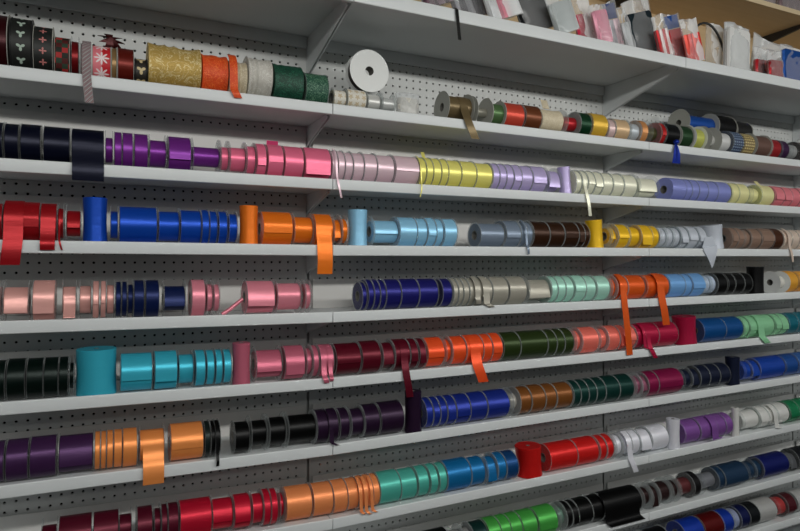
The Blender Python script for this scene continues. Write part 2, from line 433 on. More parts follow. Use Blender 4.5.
ORD = ['', 'first', 'second', 'third', 'fourth', 'fifth', 'sixth', 'seventh', 'eighth', 'ninth', 'tenth']
lastx = {}
def spool(row, x0, x1, rf, mat, label, group, o):
    yf = Y(DF); z = None
    R = o.get('R', RBASE * ru(.985, 1.0)); r = R * (1 - (1 - rf) * .55) if rf > .75 else R * rf * 1.04
    fl = o.get('fl', 'clear')
    kind = o.get('k', 's')
    base_y = yf + 0.004 + o.get('back', 0.0)
    if kind == 's':
        D = DF + 0.004 + R - 0.75 * r + o.get('back', 0)
        Xa, Xb = X_at(x0, D), X_at(x1, D)
        lay = o.get('zb', 0.0)
        if not lay and not o.get('back'):
            Xa = max(Xa, lastx.get(row, -9) + 0.0004); lastx[row] = max(Xb, Xa + 0.006)
        Xb = max(Xb, Xa + 0.006)
        w = Xb - Xa - 0.0004; Xc = (Xa + Xb) / 2; yc = base_y + R; z = zdeck(row, Xc); sl = slope(row, Xc)
        nm_ = 'decorative_ribbon_spool' if row == 1 else ('narrow_ribbon_spool' if X_at(x1, DF + .01) - X_at(x0, DF + .01) < .0275 else 'satin_ribbon_spool')
        t = empty(nm_, (Xc, yc, z + 0.0005 + lay), (0, -math.atan(sl), 0))
        rib = roll_parts(t, (0, 0, R), 'x', w, r, R, mat, fl, mess=o.get('mess', 0))
        tail = o.get('tail')
        if tail:
            for (a, bb, yend, dxp) in (tail if isinstance(tail, list) else [tail]):
                Ta, Tb = X_at(a, DF - .002), X_at(bb, DF - .002)
                Tb = max(Tb, Ta + .003); big = Ta < Xa or Tb > Xb
                ze = Z_at((a + bb) / 2 + dxp, yend, DF - .004); dx = X_at((a + bb) / 2 + dxp, DF - .004) - X_at((a + bb) / 2, DF - .004)
                front_tail(rib, (Xc, yc, z + 0.0004), (Ta + Tb) / 2, (Tb - Ta) / 2, yc, z + .0004 + R, (max(R, RBASE) + .0012 if big else r), ze, dx, mat, zrow(row, Xc), yf, o.get('end', 'flat'))
        elif o.get('flap') or (rf > .55 and w > .022 and fl == 'clear' and rnd() < .22 and not lay):
            flap(rib, r, R, w, mat)
        if o.get('up'):      # a short end sticking up
            h = o['up']; hw = min(w / 2 - .004, o.get('uw', .006)); um = o.get('upmat', mat)
            path = [(0, -r * math.sin(.35 - .1 * k), R + (r + .0008) * math.cos(.35 - .1 * k)) for k in range(4)] + [(0.001 * k, -0.004 + 0.004 * k, R + r + h * k / 5) for k in range(1, 6)]
            mb = MB(); mb.strip(path, hw); mb.build('ribbon_tail', um, rib, smooth=True)
        nm = 'ribbon spool'
    else:   # upright roll on its end
        D = DF + 0.03
        for _ in range(3): Xa, Xb = X_at(x0, D), X_at(x1, DF + .010); D = DF + .004 + (Xb - Xa) * .5
        Xa = max(Xa, lastx.get(row, -9) + 0.0006); lastx[row] = Xb
        Rr = max(.012, (Xb - Xa) / 2 * 0.99); Xc = (Xa + Xb) / 2; z = zdeck(row, Xc)
        H = max(.06, Z_at((x0 + x1) / 2, o['yt'], DF + Rr) - z)
        yc = yf + 0.004 + Rr
        lean = math.radians(o.get('lean', 0)); t = empty('ribbon_roll', (Xc - math.sin(lean) * H * .4, yc, z + 0.0005 + abs(math.sin(lean)) * Rr + abs(slope(row, Xc)) * Rr), (0, lean, 0)); H *= .97 if lean else 1
        rib = roll_parts(t, (0, 0, H / 2), 'z', H, Rr * .97, Rr, mat, o.get('fl', None), waist=o.get('waist', Rr * .06))
        if o.get('tail'):
            a, bb, yend, dxp = o['tail']
            Ta, Tb = X_at(a, DF - .002), X_at(bb, DF - .002); ze = Z_at((a + bb) / 2 + dxp, yend, DF - .004); dx = X_at((a + bb) / 2 + dxp, DF) - X_at((a + bb) / 2, DF)
            zt = z + H * .55; xm = (Ta + Tb) / 2; hw = (Tb - Ta) / 2; yl = yf - .0025
            zsv = z; z += LIPUP + hw * abs(math.sin(lean)) * 1.2; path = [(xm, yf + .0034 - .0012 * k / 5, zt - (zt - z - .003) * k / 5) for k in range(6)] + [(xm + dx * k / 8, yl - .003 * math.sin(PI * k / 8), z + .001 + (ze - z - .001) * k / 8) for k in range(0, 9)]; z = zsv
            hs = [hw * .5 + hw * .5 * min(1, k / 5) for k in range(len(path))]
            if o.get('end') == 'point':
                for i in range(7): hs[-1 - i] = hw * (0.05 + i / 7.5)
            L = t.location; cl, sl_ = math.cos(lean), math.sin(lean); path = [((p[0] - L[0]) * cl - (p[2] - L[2]) * sl_, p[1] - L[1], (p[0] - L[0]) * sl_ + (p[2] - L[2]) * cl) for p in path]
            mb = MB(); mb.strip(path, hs); mb.build('ribbon_tail', mat, rib, smooth=True)
        nm = 'ribbon roll'
    tag(t, label, nm, group)
    return t

# ------------------------------------------------------------------ what lies on which shelf: (colour name, colour, [(px0, px1, fill, options)])
def T(a, b, y, d=0): return {'tail': (a, b, y, d)}
def U(yt, **k): d = {'k': 'u', 'yt': yt}; d.update(k); return d
def N_(edges, rf=.9):           # a run of narrow neighbours from a list of edges
    return [(edges[i], edges[i + 1], rf if not isinstance(rf, (list, tuple)) else rf[i], {}) for i in range(len(edges) - 1)]
ROWS = {
 2: [('navy', (17, 22, 48), [(-12, 3, .9, {}), (4, 19, .88, {}), (20, 41, .92, {}), (43, 70, .92, {}), (71, 104, .86, T(72, 104, 181))]),
     ('purple', (128, 52, 150), N_([105, 113], .6) + N_([114, 122, 133], .9) + [(134, 148, .9, {}), (149, 166, .66, {}), (168, 191, .86, {}), (192, 219, .50, {})]),
     ('pink', (232, 110, 142), [(220, 228, .6, {}), (229, 245, .62, {}), (246, 255, .75, {}), (256, 266, .88, {}), (267, 283, .92, {'up': .016, 'uw': .016, 'upmat': (236, 74, 128)}), (284, 303, .93, {}), (304, 330, .93, {'flap': 1})]),
     ('pale pink', (226, 196, 206), [(331, 337, .85, {}), (337, 344, .85, {'tail': (336, 338, 198, 4)})] + N_([344, 352, 363, 376, 393], .8) + [(394, 418, .84, {'flap': 1})]),
     ('yellow', (240, 226, 122), N_([419, 425], .85) + [(425, 432, .9, {'up': .022, 'uw': .006, 'tail': (421, 422, 197, -2)})] + N_([432, 440, 447, 460, 475, 491], [.9, .9, .85, .85, .8])),
     ('lavender', (190, 176, 220), N_([491, 498, 505, 512, 520, 531, 545], .88) + [(546, 558, .68, {}), (559, 573, .9, U(167, lean=-6))]),
     ('cream', (240, 234, 212), N_([574, 580], .8) + [(580, 586, .85, {'tail': (585, 588, 216, 3)})] + N_([586, 593, 601, 611, 622, 635], .82) + [(636, 655, .66, {})]),
     ('periwinkle', (134, 142, 206), [(671, 684, .9, {'fl': None})] + N_([684, 690, 697, 706, 716, 729], .86)),
     ('pale yellow', (240, 230, 168), N_([730, 737, 747], .85) + [(748, 757, .6, {}), (758, 772, .85, {'up': .02, 'uw': .012})]),
     ('coral pink', (232, 130, 140), N_([773, 782, 790, 798, 812], .85))],
 3: [('red', (172, 26, 36), [(-12, 3, .8, {}), (4, 17, .85, T(3, 23, 265, -3)), (18, 40, .95, {}), (40, 57, .92, {'tail': (40, 55, 250, 0)}), (57, 64, .7, {'tail': (58, 60, 250, 3)}), (66, 81, .6, {})]),
     ('royal blue', (20, 82, 190), [(82, 108, .9, U(198)), (110, 118, .65, {}), (119, 157, .93, {}), (158, 179, .75, {}), (180, 201, .78, {}), (201, 209, .9, {}), (209, 217, .8, {}), (218, 227, .8, {}), (228, 237, .75, {})]),
     ('orange', (244, 116, 26), [(239, 260, .9, U(206)), (262, 292, .92, {'flap': 1}), (293, 312, .72, {}), (314, 332, .9, T(317, 332, 274)), (332, 340, .6, {}), (340, 347, .7, {})]),
     ('light blue', (142, 198, 230), [(348, 370, .9, U(210)), (372, 397, .64, {'flap': 1}), (398, 416, .9, {}), (416, 426, .82, {}), (426, 435, .85, {}), (435, 442, .8, {}), (443, 456, .82, {})]),
     ('slate grey', (126, 140, 158), [(479, 503, .8, {'R': .043}), (504, 519, .84, {}), (519, 525, .8, {}), (525, 531, .8, {'tail': (526, 528, 254, 1)})]),
     ('brown', (72, 46, 30), N_([532, 548, 563, 577], .9) + [(577, 583, .92, {}), (583, 588, .92, {})]),
     ('golden yellow', (248, 186, 34), [(588, 606, .9, U(220, lean=-5)), (608, 614, .6, {}), (614, 627, .8, {'flap': 1}), (627, 638, .72, {}), (638, 650, .85, {}), (650, 657, .78, {})]),
     ('silver grey', (196, 202, 212), N_([658, 664, 671, 678], .75) + [(678, 686, .8, {'flap': 1}), (687, 696, .85, {'flap': 1}), (697, 704, .85, {}), (705, 728, .9, U(226, lean=-7, tail=(703, 717, 268, 2), end='point'))]),
     ('taupe', (156, 128, 112), [(730, 736, .85, {}), (736, 742, .85, {}), (742, 748, .75, {}), (748, 759, .82, {}), (760, 772, .88, {'flap': 1}), (772, 781, .95, {'mat': (96, 58, 36)})]),
     ('blush cream', (220, 200, 184), N_([782, 790], .85) + [(790, 797, .85, {'tail': (789, 791, 262, 2)}), (797, 810, .85, {})])],
 4: [('dusty pink', (220, 162, 154), [(-12, 1, .65, {}), (3, 29, .62, {'flap': 1}), (32, 55, .92, {'flap': 1}), (62, 76, .62, T(63, 75, 318)), (79, 91, .65, {}), (92, 99, .85, {'flap': 1}), (100, 106, .85, {'flap': 1}), (106, 114, .7, {})]),
     ('dark navy', (26, 44, 96), N_([115, 121, 127, 133], [.8, .8, .72]) + [(133, 144, .92, {}), (145, 159, .92, {}), (163, 185, .62, {})]),
     ('rose pink', (224, 134, 150), [(191, 205, .95, {}), (206, 212, .7, {}), (213, 219, .7, {}), (246, 274, .78, {'flap': 1}), (276, 300, .72, {}), (304, 310, .7, {})]),
     ('ink blue', (44, 44, 130), [(361, 366, .8, {'R': .045})] + N_([367, 373, 379, 385, 400, 418], .86) + [(418, 437, .82, {}), (441, 451, .8, {})]),
     ('greige', (164, 160, 148), N_([452, 457, 462, 468, 474], .85) + [(474, 482, .85, {'tail': (476, 481, 297, -2)}), (482, 491, .88, {'tail': (484, 490, 307, 5)}), (491, 507, .92, {}), (508, 525, .92, {}), (526, 548, .66, {})]),
     ('mint', (168, 218, 200), N_([549, 556, 564, 572], .85) + [(573, 584, .88, {'flap': 1}), (584, 594, .8, {}), (595, 608, .8, {})]),
     ('burnt orange', (226, 92, 30), [(609, 614, .7, {}), (614, 620, .85, {}), (620, 626, .85, {'tail': (621, 627, 355, 5)}), (626, 643, .82, {}), (645, 656, .8, {}), (657, 667, .9, {'tail': (658, 665, 325, 4)})]),
     ('sky blue', (114, 166, 222), [(668, 683, .85, {}), (683, 690, .8, {}), (690, 703, .85, {}), (703, 708, .7, {'mat': (190, 204, 224)}), (708, 714, .7, {'mat': (190, 204, 224)})]),
     ('charcoal black', (20, 20, 21), [(714, 725, .9, {}), (726, 733, .85, {}), (733, 742, .8, {}), (742, 750, .85, {}), (751, 767, .9, U(267))]),
     ('amber gold', (232, 166, 58), [(774, 784, .5, {'fl': 'white', 'R': .047, 'mat': (216, 214, 206)}), (784, 796, .9, {}), (797, 812, .85, {'flap': 1})])],
 5: [('bottle green', (9, 32, 27), [(-12, 5, .86, {}), (6, 25, .9, {}), (26, 43, .9, {}), (43, 58, .9, {}), (58, 68, .9, {}), (69, 74, .6, {})]),
     ('turquoise', (54, 172, 196), [(75, 118, .9, U(349, waist=.001)), (120, 152, .9, {'flap': 1}), (154, 177, .95, {'flap': 1}), (178, 193, .72, {}), (195, 205, .9, {}), (206, 214, .85, {}), (215, 222, .85, {}), (223, 231, .8, {})]),
     ('mauve pink', (196, 102, 124), [(232, 252, .9, U(343)), (255, 281, .72, {}), (284, 304, .88, {'flap': 1}), (305, 311, .7, {}), (312, 318, .8, {}), (319, 333, .86, {'tail': [(322, 327, 383, 2), (329, 333, 381, 0)]})]),
     ('burgundy', (112, 20, 44), [(335, 360, .84, {}), (361, 380, .92, {}), (381, 393, .74, {}), (393, 409, .9, {'tail': (402, 409, 397, 4)}), (409, 417, .88, {}), (418, 425, .85, {})]),
     ('flame orange', (246, 80, 34), [(426, 443, .84, {'flap': 1}), (444, 450, .7, {}), (451, 465, .8, {}), (465, 482, .88, {'tail': (472, 482, 382, 6)}), (482, 491, .88, {}), (491, 501, .9, {})]),
     ('olive green', (58, 76, 36), N_([502, 519, 546, 555, 563, 572], .9)),
     ('salmon', (232, 112, 98), [(573, 579, .7, {}), (579, 597, .88, {}), (597, 605, .7, {}), (606, 618, .86, {}), (618, 625, .84, {}), (626, 634, .8, {})]),
     ('raspberry', (186, 30, 74), [(635, 643, .85, {}), (643, 657, .92, {'tail': [(644, 647, 350, 8), (648, 652, 358, 5)]}), (657, 676, .9, {}), (678, 701, .9, U(316, lean=-4))]),
     ('peacock blue', (22, 92, 158), N_([702, 724, 741], .92)),
     ('apple mint', (142, 206, 158), [(742, 747, .8, {}), (747, 759, .9, {'flap': 1}), (760, 772, .9, {'tail': (759, 765, 343, 5)}), (773, 779, .85, {}), (779, 786, .85, {})]),
     ('deep teal', (28, 122, 140), N_([787, 796, 810], .85))],
 6: [('plum', (84, 50, 96), [(-12, 4, .9, {}), (5, 28, .92, {}), (29, 56, .92, {}), (58, 93, .76, {'flap': 1})]),
     ('peach orange', (238, 142, 74), N_([94, 100, 106, 113, 122], .85) + [(122, 137, .9, {}), (139, 164, .74, T(143, 164, 484)), (170, 203, .9, {})]),
     ('black', (13, 14, 15), [(204, 210, .85, {'mat': (40, 52, 50)}), (210, 215, .85, {}), (215, 220, .85, {'tail': (216, 219, 466, 0)}), (234, 249, .8, {'R': .044}), (250, 266, .64, {}), (268, 285, .72, {}), (287, 315, .72, {})]),
     ('dark violet', (56, 32, 62), [(316, 328, .9, {}), (328, 338, .9, {'tail': (330, 334, 445, 6)}), (339, 349, .8, {}), (350, 363, .75, {}), (364, 379, .86, {}), (380, 403, .92, {}), (405, 424, .9, U(391))]),
     ('cobalt blue', (38, 60, 156), N_([425, 432, 439, 446, 455, 469, 486, 508], .86)),
     ('bronze', (142, 90, 44), [(509, 516, .5, {'mat': (200, 196, 188)}), (516, 530, .84, {}), (530, 544, .88, {}), (544, 555, .84, {}), (555, 571, .8, {})]),
     ('dark spruce', (22, 70, 64), N_([572, 579, 587, 595, 604], .9) + [(604, 618, .9, {}), (618, 632, .92, {})]),
     ('dusky mauve', (150, 90, 112), N_([633, 639, 645], .7)),
     ('wine magenta', (150, 28, 84), N_([646, 657, 681], .9)),
     ('slate navy', (36, 44, 70), N_([681, 689, 697, 708, 718, 728], [.7, .7, .85, .85, .85]) + [(728, 742, .9, U(357))]),
     ('bright blue', (32, 82, 184), [(742, 749, .75, {}), (749, 757, .75, {}), (757, 783, .9, {}), (784, 796, .9, {'mat': (38, 92, 168)}), (797, 810, .9, {'mat': (60, 110, 180)})])],
 7: [('dark wine', (108, 28, 52), [(40, 56, .62, {}), (57, 91, .92, {}), (92, 118, .92, {}), (118, 131, .62, {}), (136, 152, .86, {}), (153, 160, .7, {}), (160, 167, .8, {}), (167, 178, .8, {})]),
     ('crimson', (200, 26, 56), [(179, 211, .92, {}), (211, 232, .74, {}), (233, 250, .78, {}), (251, 262, .74, {}), (262, 270, .9, {}), (270, 277, .9, {}), (278, 283, .6, {})]),
     ('apricot', (236, 140, 84), [(285, 311, .86, {}), (312, 332, .82, {}), (333, 347, .86, {}), (347, 358, .8, {}), (358, 365, .86, {'tail': (360, 363, 514, 3)}), (365, 372, .86, {'tail': (365, 368, 514, 4)}), (372, 379, .86, {'tail': (371, 374, 512, 4)})]),
     ('jade', (78, 176, 160), [(379, 400, .88, {}), (400, 416, .85, {}), (417, 428, .82, {}), (429, 437, .84, {}), (438, 446, .8, {})]),
     ('ocean blue', (22, 118, 176), [(446, 470, .92, {}), (470, 484, .8, {}), (485, 495, .7, {}), (496, 505, .85, {}), (505, 517, .88, {'mat': (24, 84, 140)})]),
     ('scarlet', (214, 32, 30), [(518, 547, .9, U(445, lean=-3)), (549, 576, .92, {}), (576, 597, .9, {}), (598, 605, .8, {}), (605, 612, .8, {})]),
     ('white', (226, 226, 234), [(613, 620, .7, {}), (620, 629, .75, {}), (629, 638, .8, {'tail': (628, 633, 472, 5)}), (638, 649, .75, {}), (649, 667, .86, {}), (668, 682, .9, U(419))]),
     ('violet', (140, 90, 166), [(683, 698, .84, {}), (699, 715, .88, {}), (715, 724, .84, {'tail': (713, 719, 437, 3)}), (724, 731, .84, {})]),
     ('pearl white', (222, 222, 218), [(731, 740, .9, U(408)), (741, 757, .72, {}), (757, 767, .78, {'flap': 1}), (767, 776, .8, {}), (776, 787, .78, {'tail': (775, 779, 428, 3)})]),
     ('emerald', (30, 140, 92), N_([788, 797, 810], .85))],
 8: [('soot black', (14, 19, 19), [(424, 450, .92, {}), (452, 462, .6, {'mat': (150, 150, 148)}), (462, 471, .6, {'mat': (150, 150, 148)}), (472, 487, .84, {'mat': (28, 66, 64)})]),
     ('grass green', (76, 170, 74), N_([488, 500, 510, 521], .9) + [(521, 536, .92, {}), (537, 556, .92, {'flap': 1})]),
     ('jet black', (12, 12, 13), [(557, 563, .6, {'mat': (120, 150, 136)})] + N_([563, 571, 577, 591, 603], .84) + [(603, 640, .94, {'tail': (606, 640, 523, 5)})]),
     ('dark umber', (62, 40, 40), [(640, 648, .6, {}), (649, 656, .6, {}), (657, 668, .7, {}), (669, 676, .6, {}), (677, 690, .6, {'mat': (120, 64, 66)}), (690, 699, .93, {'mat': (34, 32, 34)})]),
     ('petrol blue', (44, 74, 104), [(700, 714, .55, {'mat': (130, 132, 138)}), (715, 723, .84, {}), (723, 746, .86, {}), (746, 753, .7, {}), (753, 760, .7, {})]),
     ('midnight blue', (24, 38, 120), [(760, 787, .9, {}), (787, 794, .6, {'mat': (110, 112, 116)}), (794, 812, .9, {'mat': (30, 32, 40)})])],
 9: [('electric blue', (28, 70, 180), [(648, 668, .8, {'mat': (24, 24, 26)}), (683, 702, .9, {}), (703, 722, .92, {'mat': (112, 22, 22)}), (722, 732, .85, {}), (732, 738, .75, {'mat': (150, 160, 190)}), (738, 748, .85, {'mat': (26, 38, 96)}), (748, 758, .9, {'mat': (28, 32, 36)})]),
     ('smoke white', (180, 180, 178), [(758, 775, .9, {}), (776, 784, .7, {'mat': (196, 74, 74)}), (784, 794, .85, {'mat': (100, 34, 44)}), (796, 812, .8, {})])],
}
MATNAME = {(96, 58, 36): 'dark brown', (190, 204, 224): 'frosted blue', (216, 214, 206): 'white faced', (40, 52, 50): 'black green', (200, 196, 188): 'nearly empty', (38, 92, 168): 'medium blue',
           (60, 110, 180): 'lighter blue', (24, 84, 140): 'darker blue', (150, 150, 148): 'nearly empty grey', (28, 66, 64): 'dark teal', (120, 150, 136): 'clear greenish', (120, 64, 66): 'dull red',
           (34, 32, 34): 'full black', (130, 132, 138): 'half empty grey', (110, 112, 116): 'half empty clear', (30, 32, 40): 'blue black', (24, 24, 26): 'plain black', (112, 22, 22): 'deep red',
           (150, 160, 190): 'silvery blue', (26, 38, 96): 'navy', (28, 32, 36): 'full black', (196, 74, 74): 'washed red', (100, 34, 44): 'dark red'}
for row, runs in ROWS.items():
    rn = ROWNAME[row]
    for ri, (cn, col, items) in enumerate(runs):
        ln = runs[ri - 1][0] if ri else None
        rn2 = runs[ri + 1][0] if ri + 1 < len(runs) else None
        n = len(items)
        for i, (x0, x1, rf, o) in enumerate(items):
            o = dict(o)
            c = o.get('mat', col)
            mname = MATNAME[tuple(c)] if 'mat' in o else cn
            if isinstance(o.get('upmat'), tuple): o['upmat'] = satin(o['upmat'])
            wpx = x1 - x0
            if o.get('k') == 'u': what = '%s ribbon roll standing upright' % mname
            else:
                wm = X_at(x1, DF + .01) - X_at(x0, DF + .01); size = 'wide' if wm > .052 else ('narrow' if wm < .0275 else 'mid-width')
                what = '%s %s ribbon spool' % (size, mname)
                if 'tail' in o: what += ' with tail'
            if ln and (i < (n + 1) // 2 or not rn2): pos = '%s past the %s run' % (ORD[i + 1], ln)
            elif rn2: pos = '%s before the %s run' % (ORD[n - i], rn2)
            else: pos = '%s in line' % ORD[i + 1]
            spool(row, x0, x1, rf, satin(c), '%s, %s, %s' % (what, pos, rn), '%s ribbon spools on the %s' % (cn, rn), o)

# ------------------------------------------------------------------ first ribbon shelf: patterned, wired and mesh ribbons
R1 = 1
gold = netting('gold_brocade', (196, 164, 88), (240, 224, 170), 60, 1.0, .35)
orange_mesh = netting('orange_mesh', (224, 74, 22), (250, 130, 60), 120, 1.0)
ivory_mesh = netting('ivory_mesh', (206, 192, 160), (240, 232, 214), 90, .9)
white_tulle = netting('white_tulle', (220, 216, 206), (250, 248, 240), 70, .75)
green_mesh = netting('green_mesh', (14, 62, 46), (44, 110, 84), 100, 1.0)
green_mesh2 = netting('green_glitter_mesh', (18, 74, 56), (120, 160, 130), 140, 1.0)
tan_mesh = netting('tan_mesh', (164, 142, 112), (206, 190, 160), 120, 1.0)
cream_mesh = netting('cream_mesh', (216, 202, 172), (240, 230, 206), 120, .95)
black_tree = motif('black_tree_print', (22, 24, 22), (172, 190, 176), 3, .03, .2, .12)
black_pink = motif('black_pink_print', (22, 24, 22), (196, 120, 116), 4, .026, .18, .12)
plaid = checks('red_green_plaid', (168, 34, 34), (40, 60, 44), (120, 130, 110), 80)
hounds = checks('houndstooth', (196, 194, 192), (66, 62, 66), (222, 176, 182), 400)
snow = motif('snowflake_print', (196, 28, 40), (238, 222, 222), 8, .038, .28, .16, (224, 120, 130))
scroll = motif('black_scroll_print', (34, 30, 24), (206, 186, 140), 3, .03, .24, .13)
rose = motif('cream_rose_print', (220, 216, 204), (196, 180, 150), 5, .02, .3, .1)
bluefl = motif('blue_print', (36, 52, 84), (150, 170, 190), 5, .012, .26, .12)
goldfl = motif('gold_floral_print', (120, 100, 60), (226, 210, 150), 5, .012, .28, .12)
GD = 'patterned and mesh ribbon spools on the first ribbon shelf'
LF = ', first ribbon shelf'
def s1(x0, x1, R, rf, mat, label, **o):
    o['R'] = R
    return spool(1, x0, x1, rf, mat, label + LF, GD, o)
s1(-12, 8, .070, .9, satin((70, 16, 24)), 'maroon wired ribbon spool cut by the near end of the photograph', fl='grey')
s1(10, 32, .068, .97, black_tree, 'tall black ribbon spool printed with pale trees', fl='dark')
s1(33, 53, .062, .90, black_pink, 'black ribbon spool printed with pink shapes beside the tree spool', fl='grey')
s1(54, 70, .050, .94, plaid, 'red and green plaid ribbon spool', fl='grey')
s1(71, 79, .054, .72, satin((140, 24, 30)), 'narrow red ribbon spool between plaid and houndstooth spools')
s1(80, 91, .046, .93, hounds, 'grey houndstooth ribbon spool with its end hanging over the lip', tail=(82, 91, 103, 3))
s1(92, 111, .0455, .95, snow, 'red ribbon spool with white snowflakes', fl='grey')
s1(111, 117, .046, .9, satin((150, 120, 80)), 'narrow gold edged ribbon spool beside the snowflake spool', fl='grey')
s1(117, 134, .047, .95, satin((122, 40, 30)), 'russet satin ribbon spool with gold edges', fl='grey')
s1(135, 147, .036, .85, scroll, 'small black ribbon spool with cream scrolls', fl='dark')
s1(148, 201, .0625, .97, gold, 'very wide gold brocade ribbon roll', fl=None, mess=.042)
s1(202, 228, .0575, .95, orange_mesh, 'orange mesh ribbon roll with drooping end', fl=None, mess=.03, tail=(230, 238, 98, 4))
s1(229, 247, .052, .95, ivory_mesh, 'ivory mesh ribbon roll between orange and tulle rolls', fl=None, mess=.042)
s1(248, 272, .064, .93, white_tulle, 'glittery white tulle roll', fl=None, mess=.042)
s1(274, 303, .0565, .96, green_mesh, 'larger dark green mesh ribbon roll', fl=None, mess=.022)
s1(305, 328, .049, .96, green_mesh2, 'smaller glittering dark green mesh ribbon roll', fl='clear', mess=.012)
s1(333, 346, .030, .75, rose, 'small nearly empty clear spool next to the green mesh')
s1(347, 366, .032, .85, rose, 'small cream rose print spool below the white disc', fl='clear')
s1(367, 380, .031, .7, satin((200, 200, 196)), 'small clear spool of grey ribbon below the white disc')
s1(381, 394, .032, .55, satin((196, 198, 196)), 'small clear spool of silver ribbon next to the tulle bag')
# wide spool lying face-out on top of the small ones
Dd = DF + .055; Xd = X_at(368, Dd); zb = .0652
t = empty('ribbon_spool', (Xd, Y(Dd), zdeck(1, Xd) + zb))
roll_parts(t, (0, .006, .062), 'y', .036, .055, .062, satin((40, 24, 22)), 'white')
tag(t, 'large white disc of a spool facing out, atop small clear spools' + LF, 'ribbon spool', GD)
def pouch(name, x0, x1, z0, yb, h, th, content, label, cat, group, lean=0.0, body=None, chdr=None, plastic=None, cfrac=.66, stripes=None):
    """clear plastic bag: crumpled film round a slab of contents"""
    cx = (x0 + x1) / 2; w = (x1 - x0)
    t = empty(name, (cx, yb, z0), (0, lean, 0))
    mb = MB(); nx, nz = 7, 9; ph = [ru(0, 6) for _ in range(6)]
    for side in (0, 1):
        b = len(mb.v)
        for j in range(nz):
            for i in range(nx):
                u, v = i / (nx - 1), j / (nz - 1)
                puff = math.sin(PI * u) ** .5 * (1 - v ** 3) * .5 + .02
                cr = .007 * math.sin(9 * u + ph[0] + 5 * v) * math.sin(7 * v + ph[1]) if 0 < i < nx - 1 else 0
                y = (th * puff + cr + .0012) * (-1 if side == 0 else 1)
                top = h * (1 + .025 * math.sin(5 * u + ph[2])) if j == nz - 1 else h * v
                mb.v.append(((u - .5) * w * (1 - .06 * math.sin(PI * v)), y, top + (0.0006 if j == 0 else 0)))
        for j in range(nz - 1):
            for i in range(nx - 1):
                mb.face([b + j * nx + i, b + j * nx + i + 1, b + (j + 1) * nx + i + 1, b + (j + 1) * nx + i])
    # join the sides
    n0 = nx * nz
    rim = [j * nx for j in range(nz)] + [(nz - 1) * nx + i for i in range(1, nx)] + [j * nx + nx - 1 for j in range(nz - 2, -1, -1)] + [i for i in range(nx - 2, 0, -1)]
    for a, c in zip(rim, rim[1:] + rim[:1]): mb.face([a, c, n0 + c, n0 + a])
    mb.build('bag_film', plastic or FILM, t, smooth=True)
    if content is not None:
        ch = h * cfrac; cw = w * .92; ct = th * .55
        ns = stripes or 1
        cm = MB()
        for k in range(ns):
            a = -cw / 2 + cw * k / ns + (.001 if k else 0); c = -cw / 2 + cw * (k + 1) / ns
            e = min(.006, (c - a) * .3); m_ = k % 2
            cols = []
            for (xx, yy) in ((a + e, -ct / 2), (c - e, -ct / 2), (c, -ct / 2 + e), (c, ct / 2 - e), (c - e, ct / 2), (a + e, ct / 2), (a, ct / 2 - e), (a, -ct / 2 + e)):
                cols.append((xx, yy))
            b = len(cm.v)
            for zz, sc in ((.004, .9), (.010, 1), (ch - .008, 1), (ch, .88)):
                for (xx, yy) in cols: cm.v.append(((a + c) / 2 + (xx - (a + c) / 2) * sc, yy * sc, zz))
            for L_ in range(3):
                for q in range(8):
                    q2 = (q + 1) % 8; cm.face([b + L_ * 8 + q, b + L_ * 8 + q2, b + L_ * 8 + 8 + q2, b + L_ * 8 + 8 + q], m_)
            cm.face([b + q for q in range(8)][::-1], m_); cm.face([b + 24 + q for q in range(8)], m_)
        cm.build('contents', content if isinstance(content, list) else [content, content], t, smooth=True)
    if chdr is not None:
        hb = MB(); hb.box(-w * .40, w * .40, -.0022, .0022, h * (cfrac + .02), h * .97); hb.build('header_card', chdr, t)
    tag(t, label, cat, group)
    return t
FILM = clear('bag_film', (238, 239, 240), .15, rough=.16)
FILM2 = clear('bag_film_milky', (228, 230, 232), .30, rough=.25)
pouch('plastic_bag', X_at(396, 1.66), X_at(419, 1.66), zdeck(1, X_at(408, 1.66)) + .0008, Y(1.66), .075, .03, white_tulle, 'small clear bag of white netting' + LF, 'bag', 'clear bags', cfrac=.8, plastic=FILM2)
lastx[1] = X_at(432, 1.68)
s1(446, 471, .050, .72, satin((124, 108, 78)), 'olive brown ribbon spool with big grey disc facing the gap', fl='grey', tail=(463, 471, 139, 8))
s1(472, 487, .048, .30, satin((150, 148, 136)), 'nearly empty grey board spool beside the olive brown one', fl='grey')
s1(488, 503, .046, .72, satin((96, 128, 84)), 'leaf green ribbon on a grey board spool', fl='grey')
s1(504, 523, .046, .88, satin((206, 78, 60)), 'red and coral ribbon spool', fl='clear')
s1(524, 540, .046, .93, satin((128, 76, 48)), 'maroon and gold brown ribbon spool', fl='clear')
s1(541, 562, .046, .85, cream_mesh, 'cream mesh ribbon roll with its end sticking up', fl=None, mess=.03, up=.035, uw=.014)
s1(563, 576, .046, .5, satin((190, 44, 52)), 'clear spool with a little red ribbon')
s1(577, 590, .046, .93, satin((24, 74, 48)), 'dark green ribbon spool beside the gold one')
s1(591, 606, .047, .95, satin((214, 172, 60)), 'bright gold ribbon spool', flap=1)
s1(607, 614, .042, .8, satin((216, 188, 186)), 'narrow pinkish ribbon spool past the gold one')
s1(614, 628, .044, .86, satin((212, 180, 140)), 'champagne ribbon spool')
s1(628, 638, .044, .7, satin((190, 198, 204)), 'silver ribbon spool in clear plastic')
s1(638, 646, .046, .93, satin((206, 142, 88)), 'copper ribbon spool with a pale hanging end', flap=1)
s1(647, 656, 0.0484, .5, satin((98, 98, 66)), 'sparse olive ribbon spool past the copper one')
s1(657, 664, 0.0484, .85, satin((196, 44, 44)), 'narrow red ribbon spool beside the black one')
s1(665, 678, 0.0484, .93, satin((26, 26, 28)), 'black ribbon spool beside a blue hanging bow')
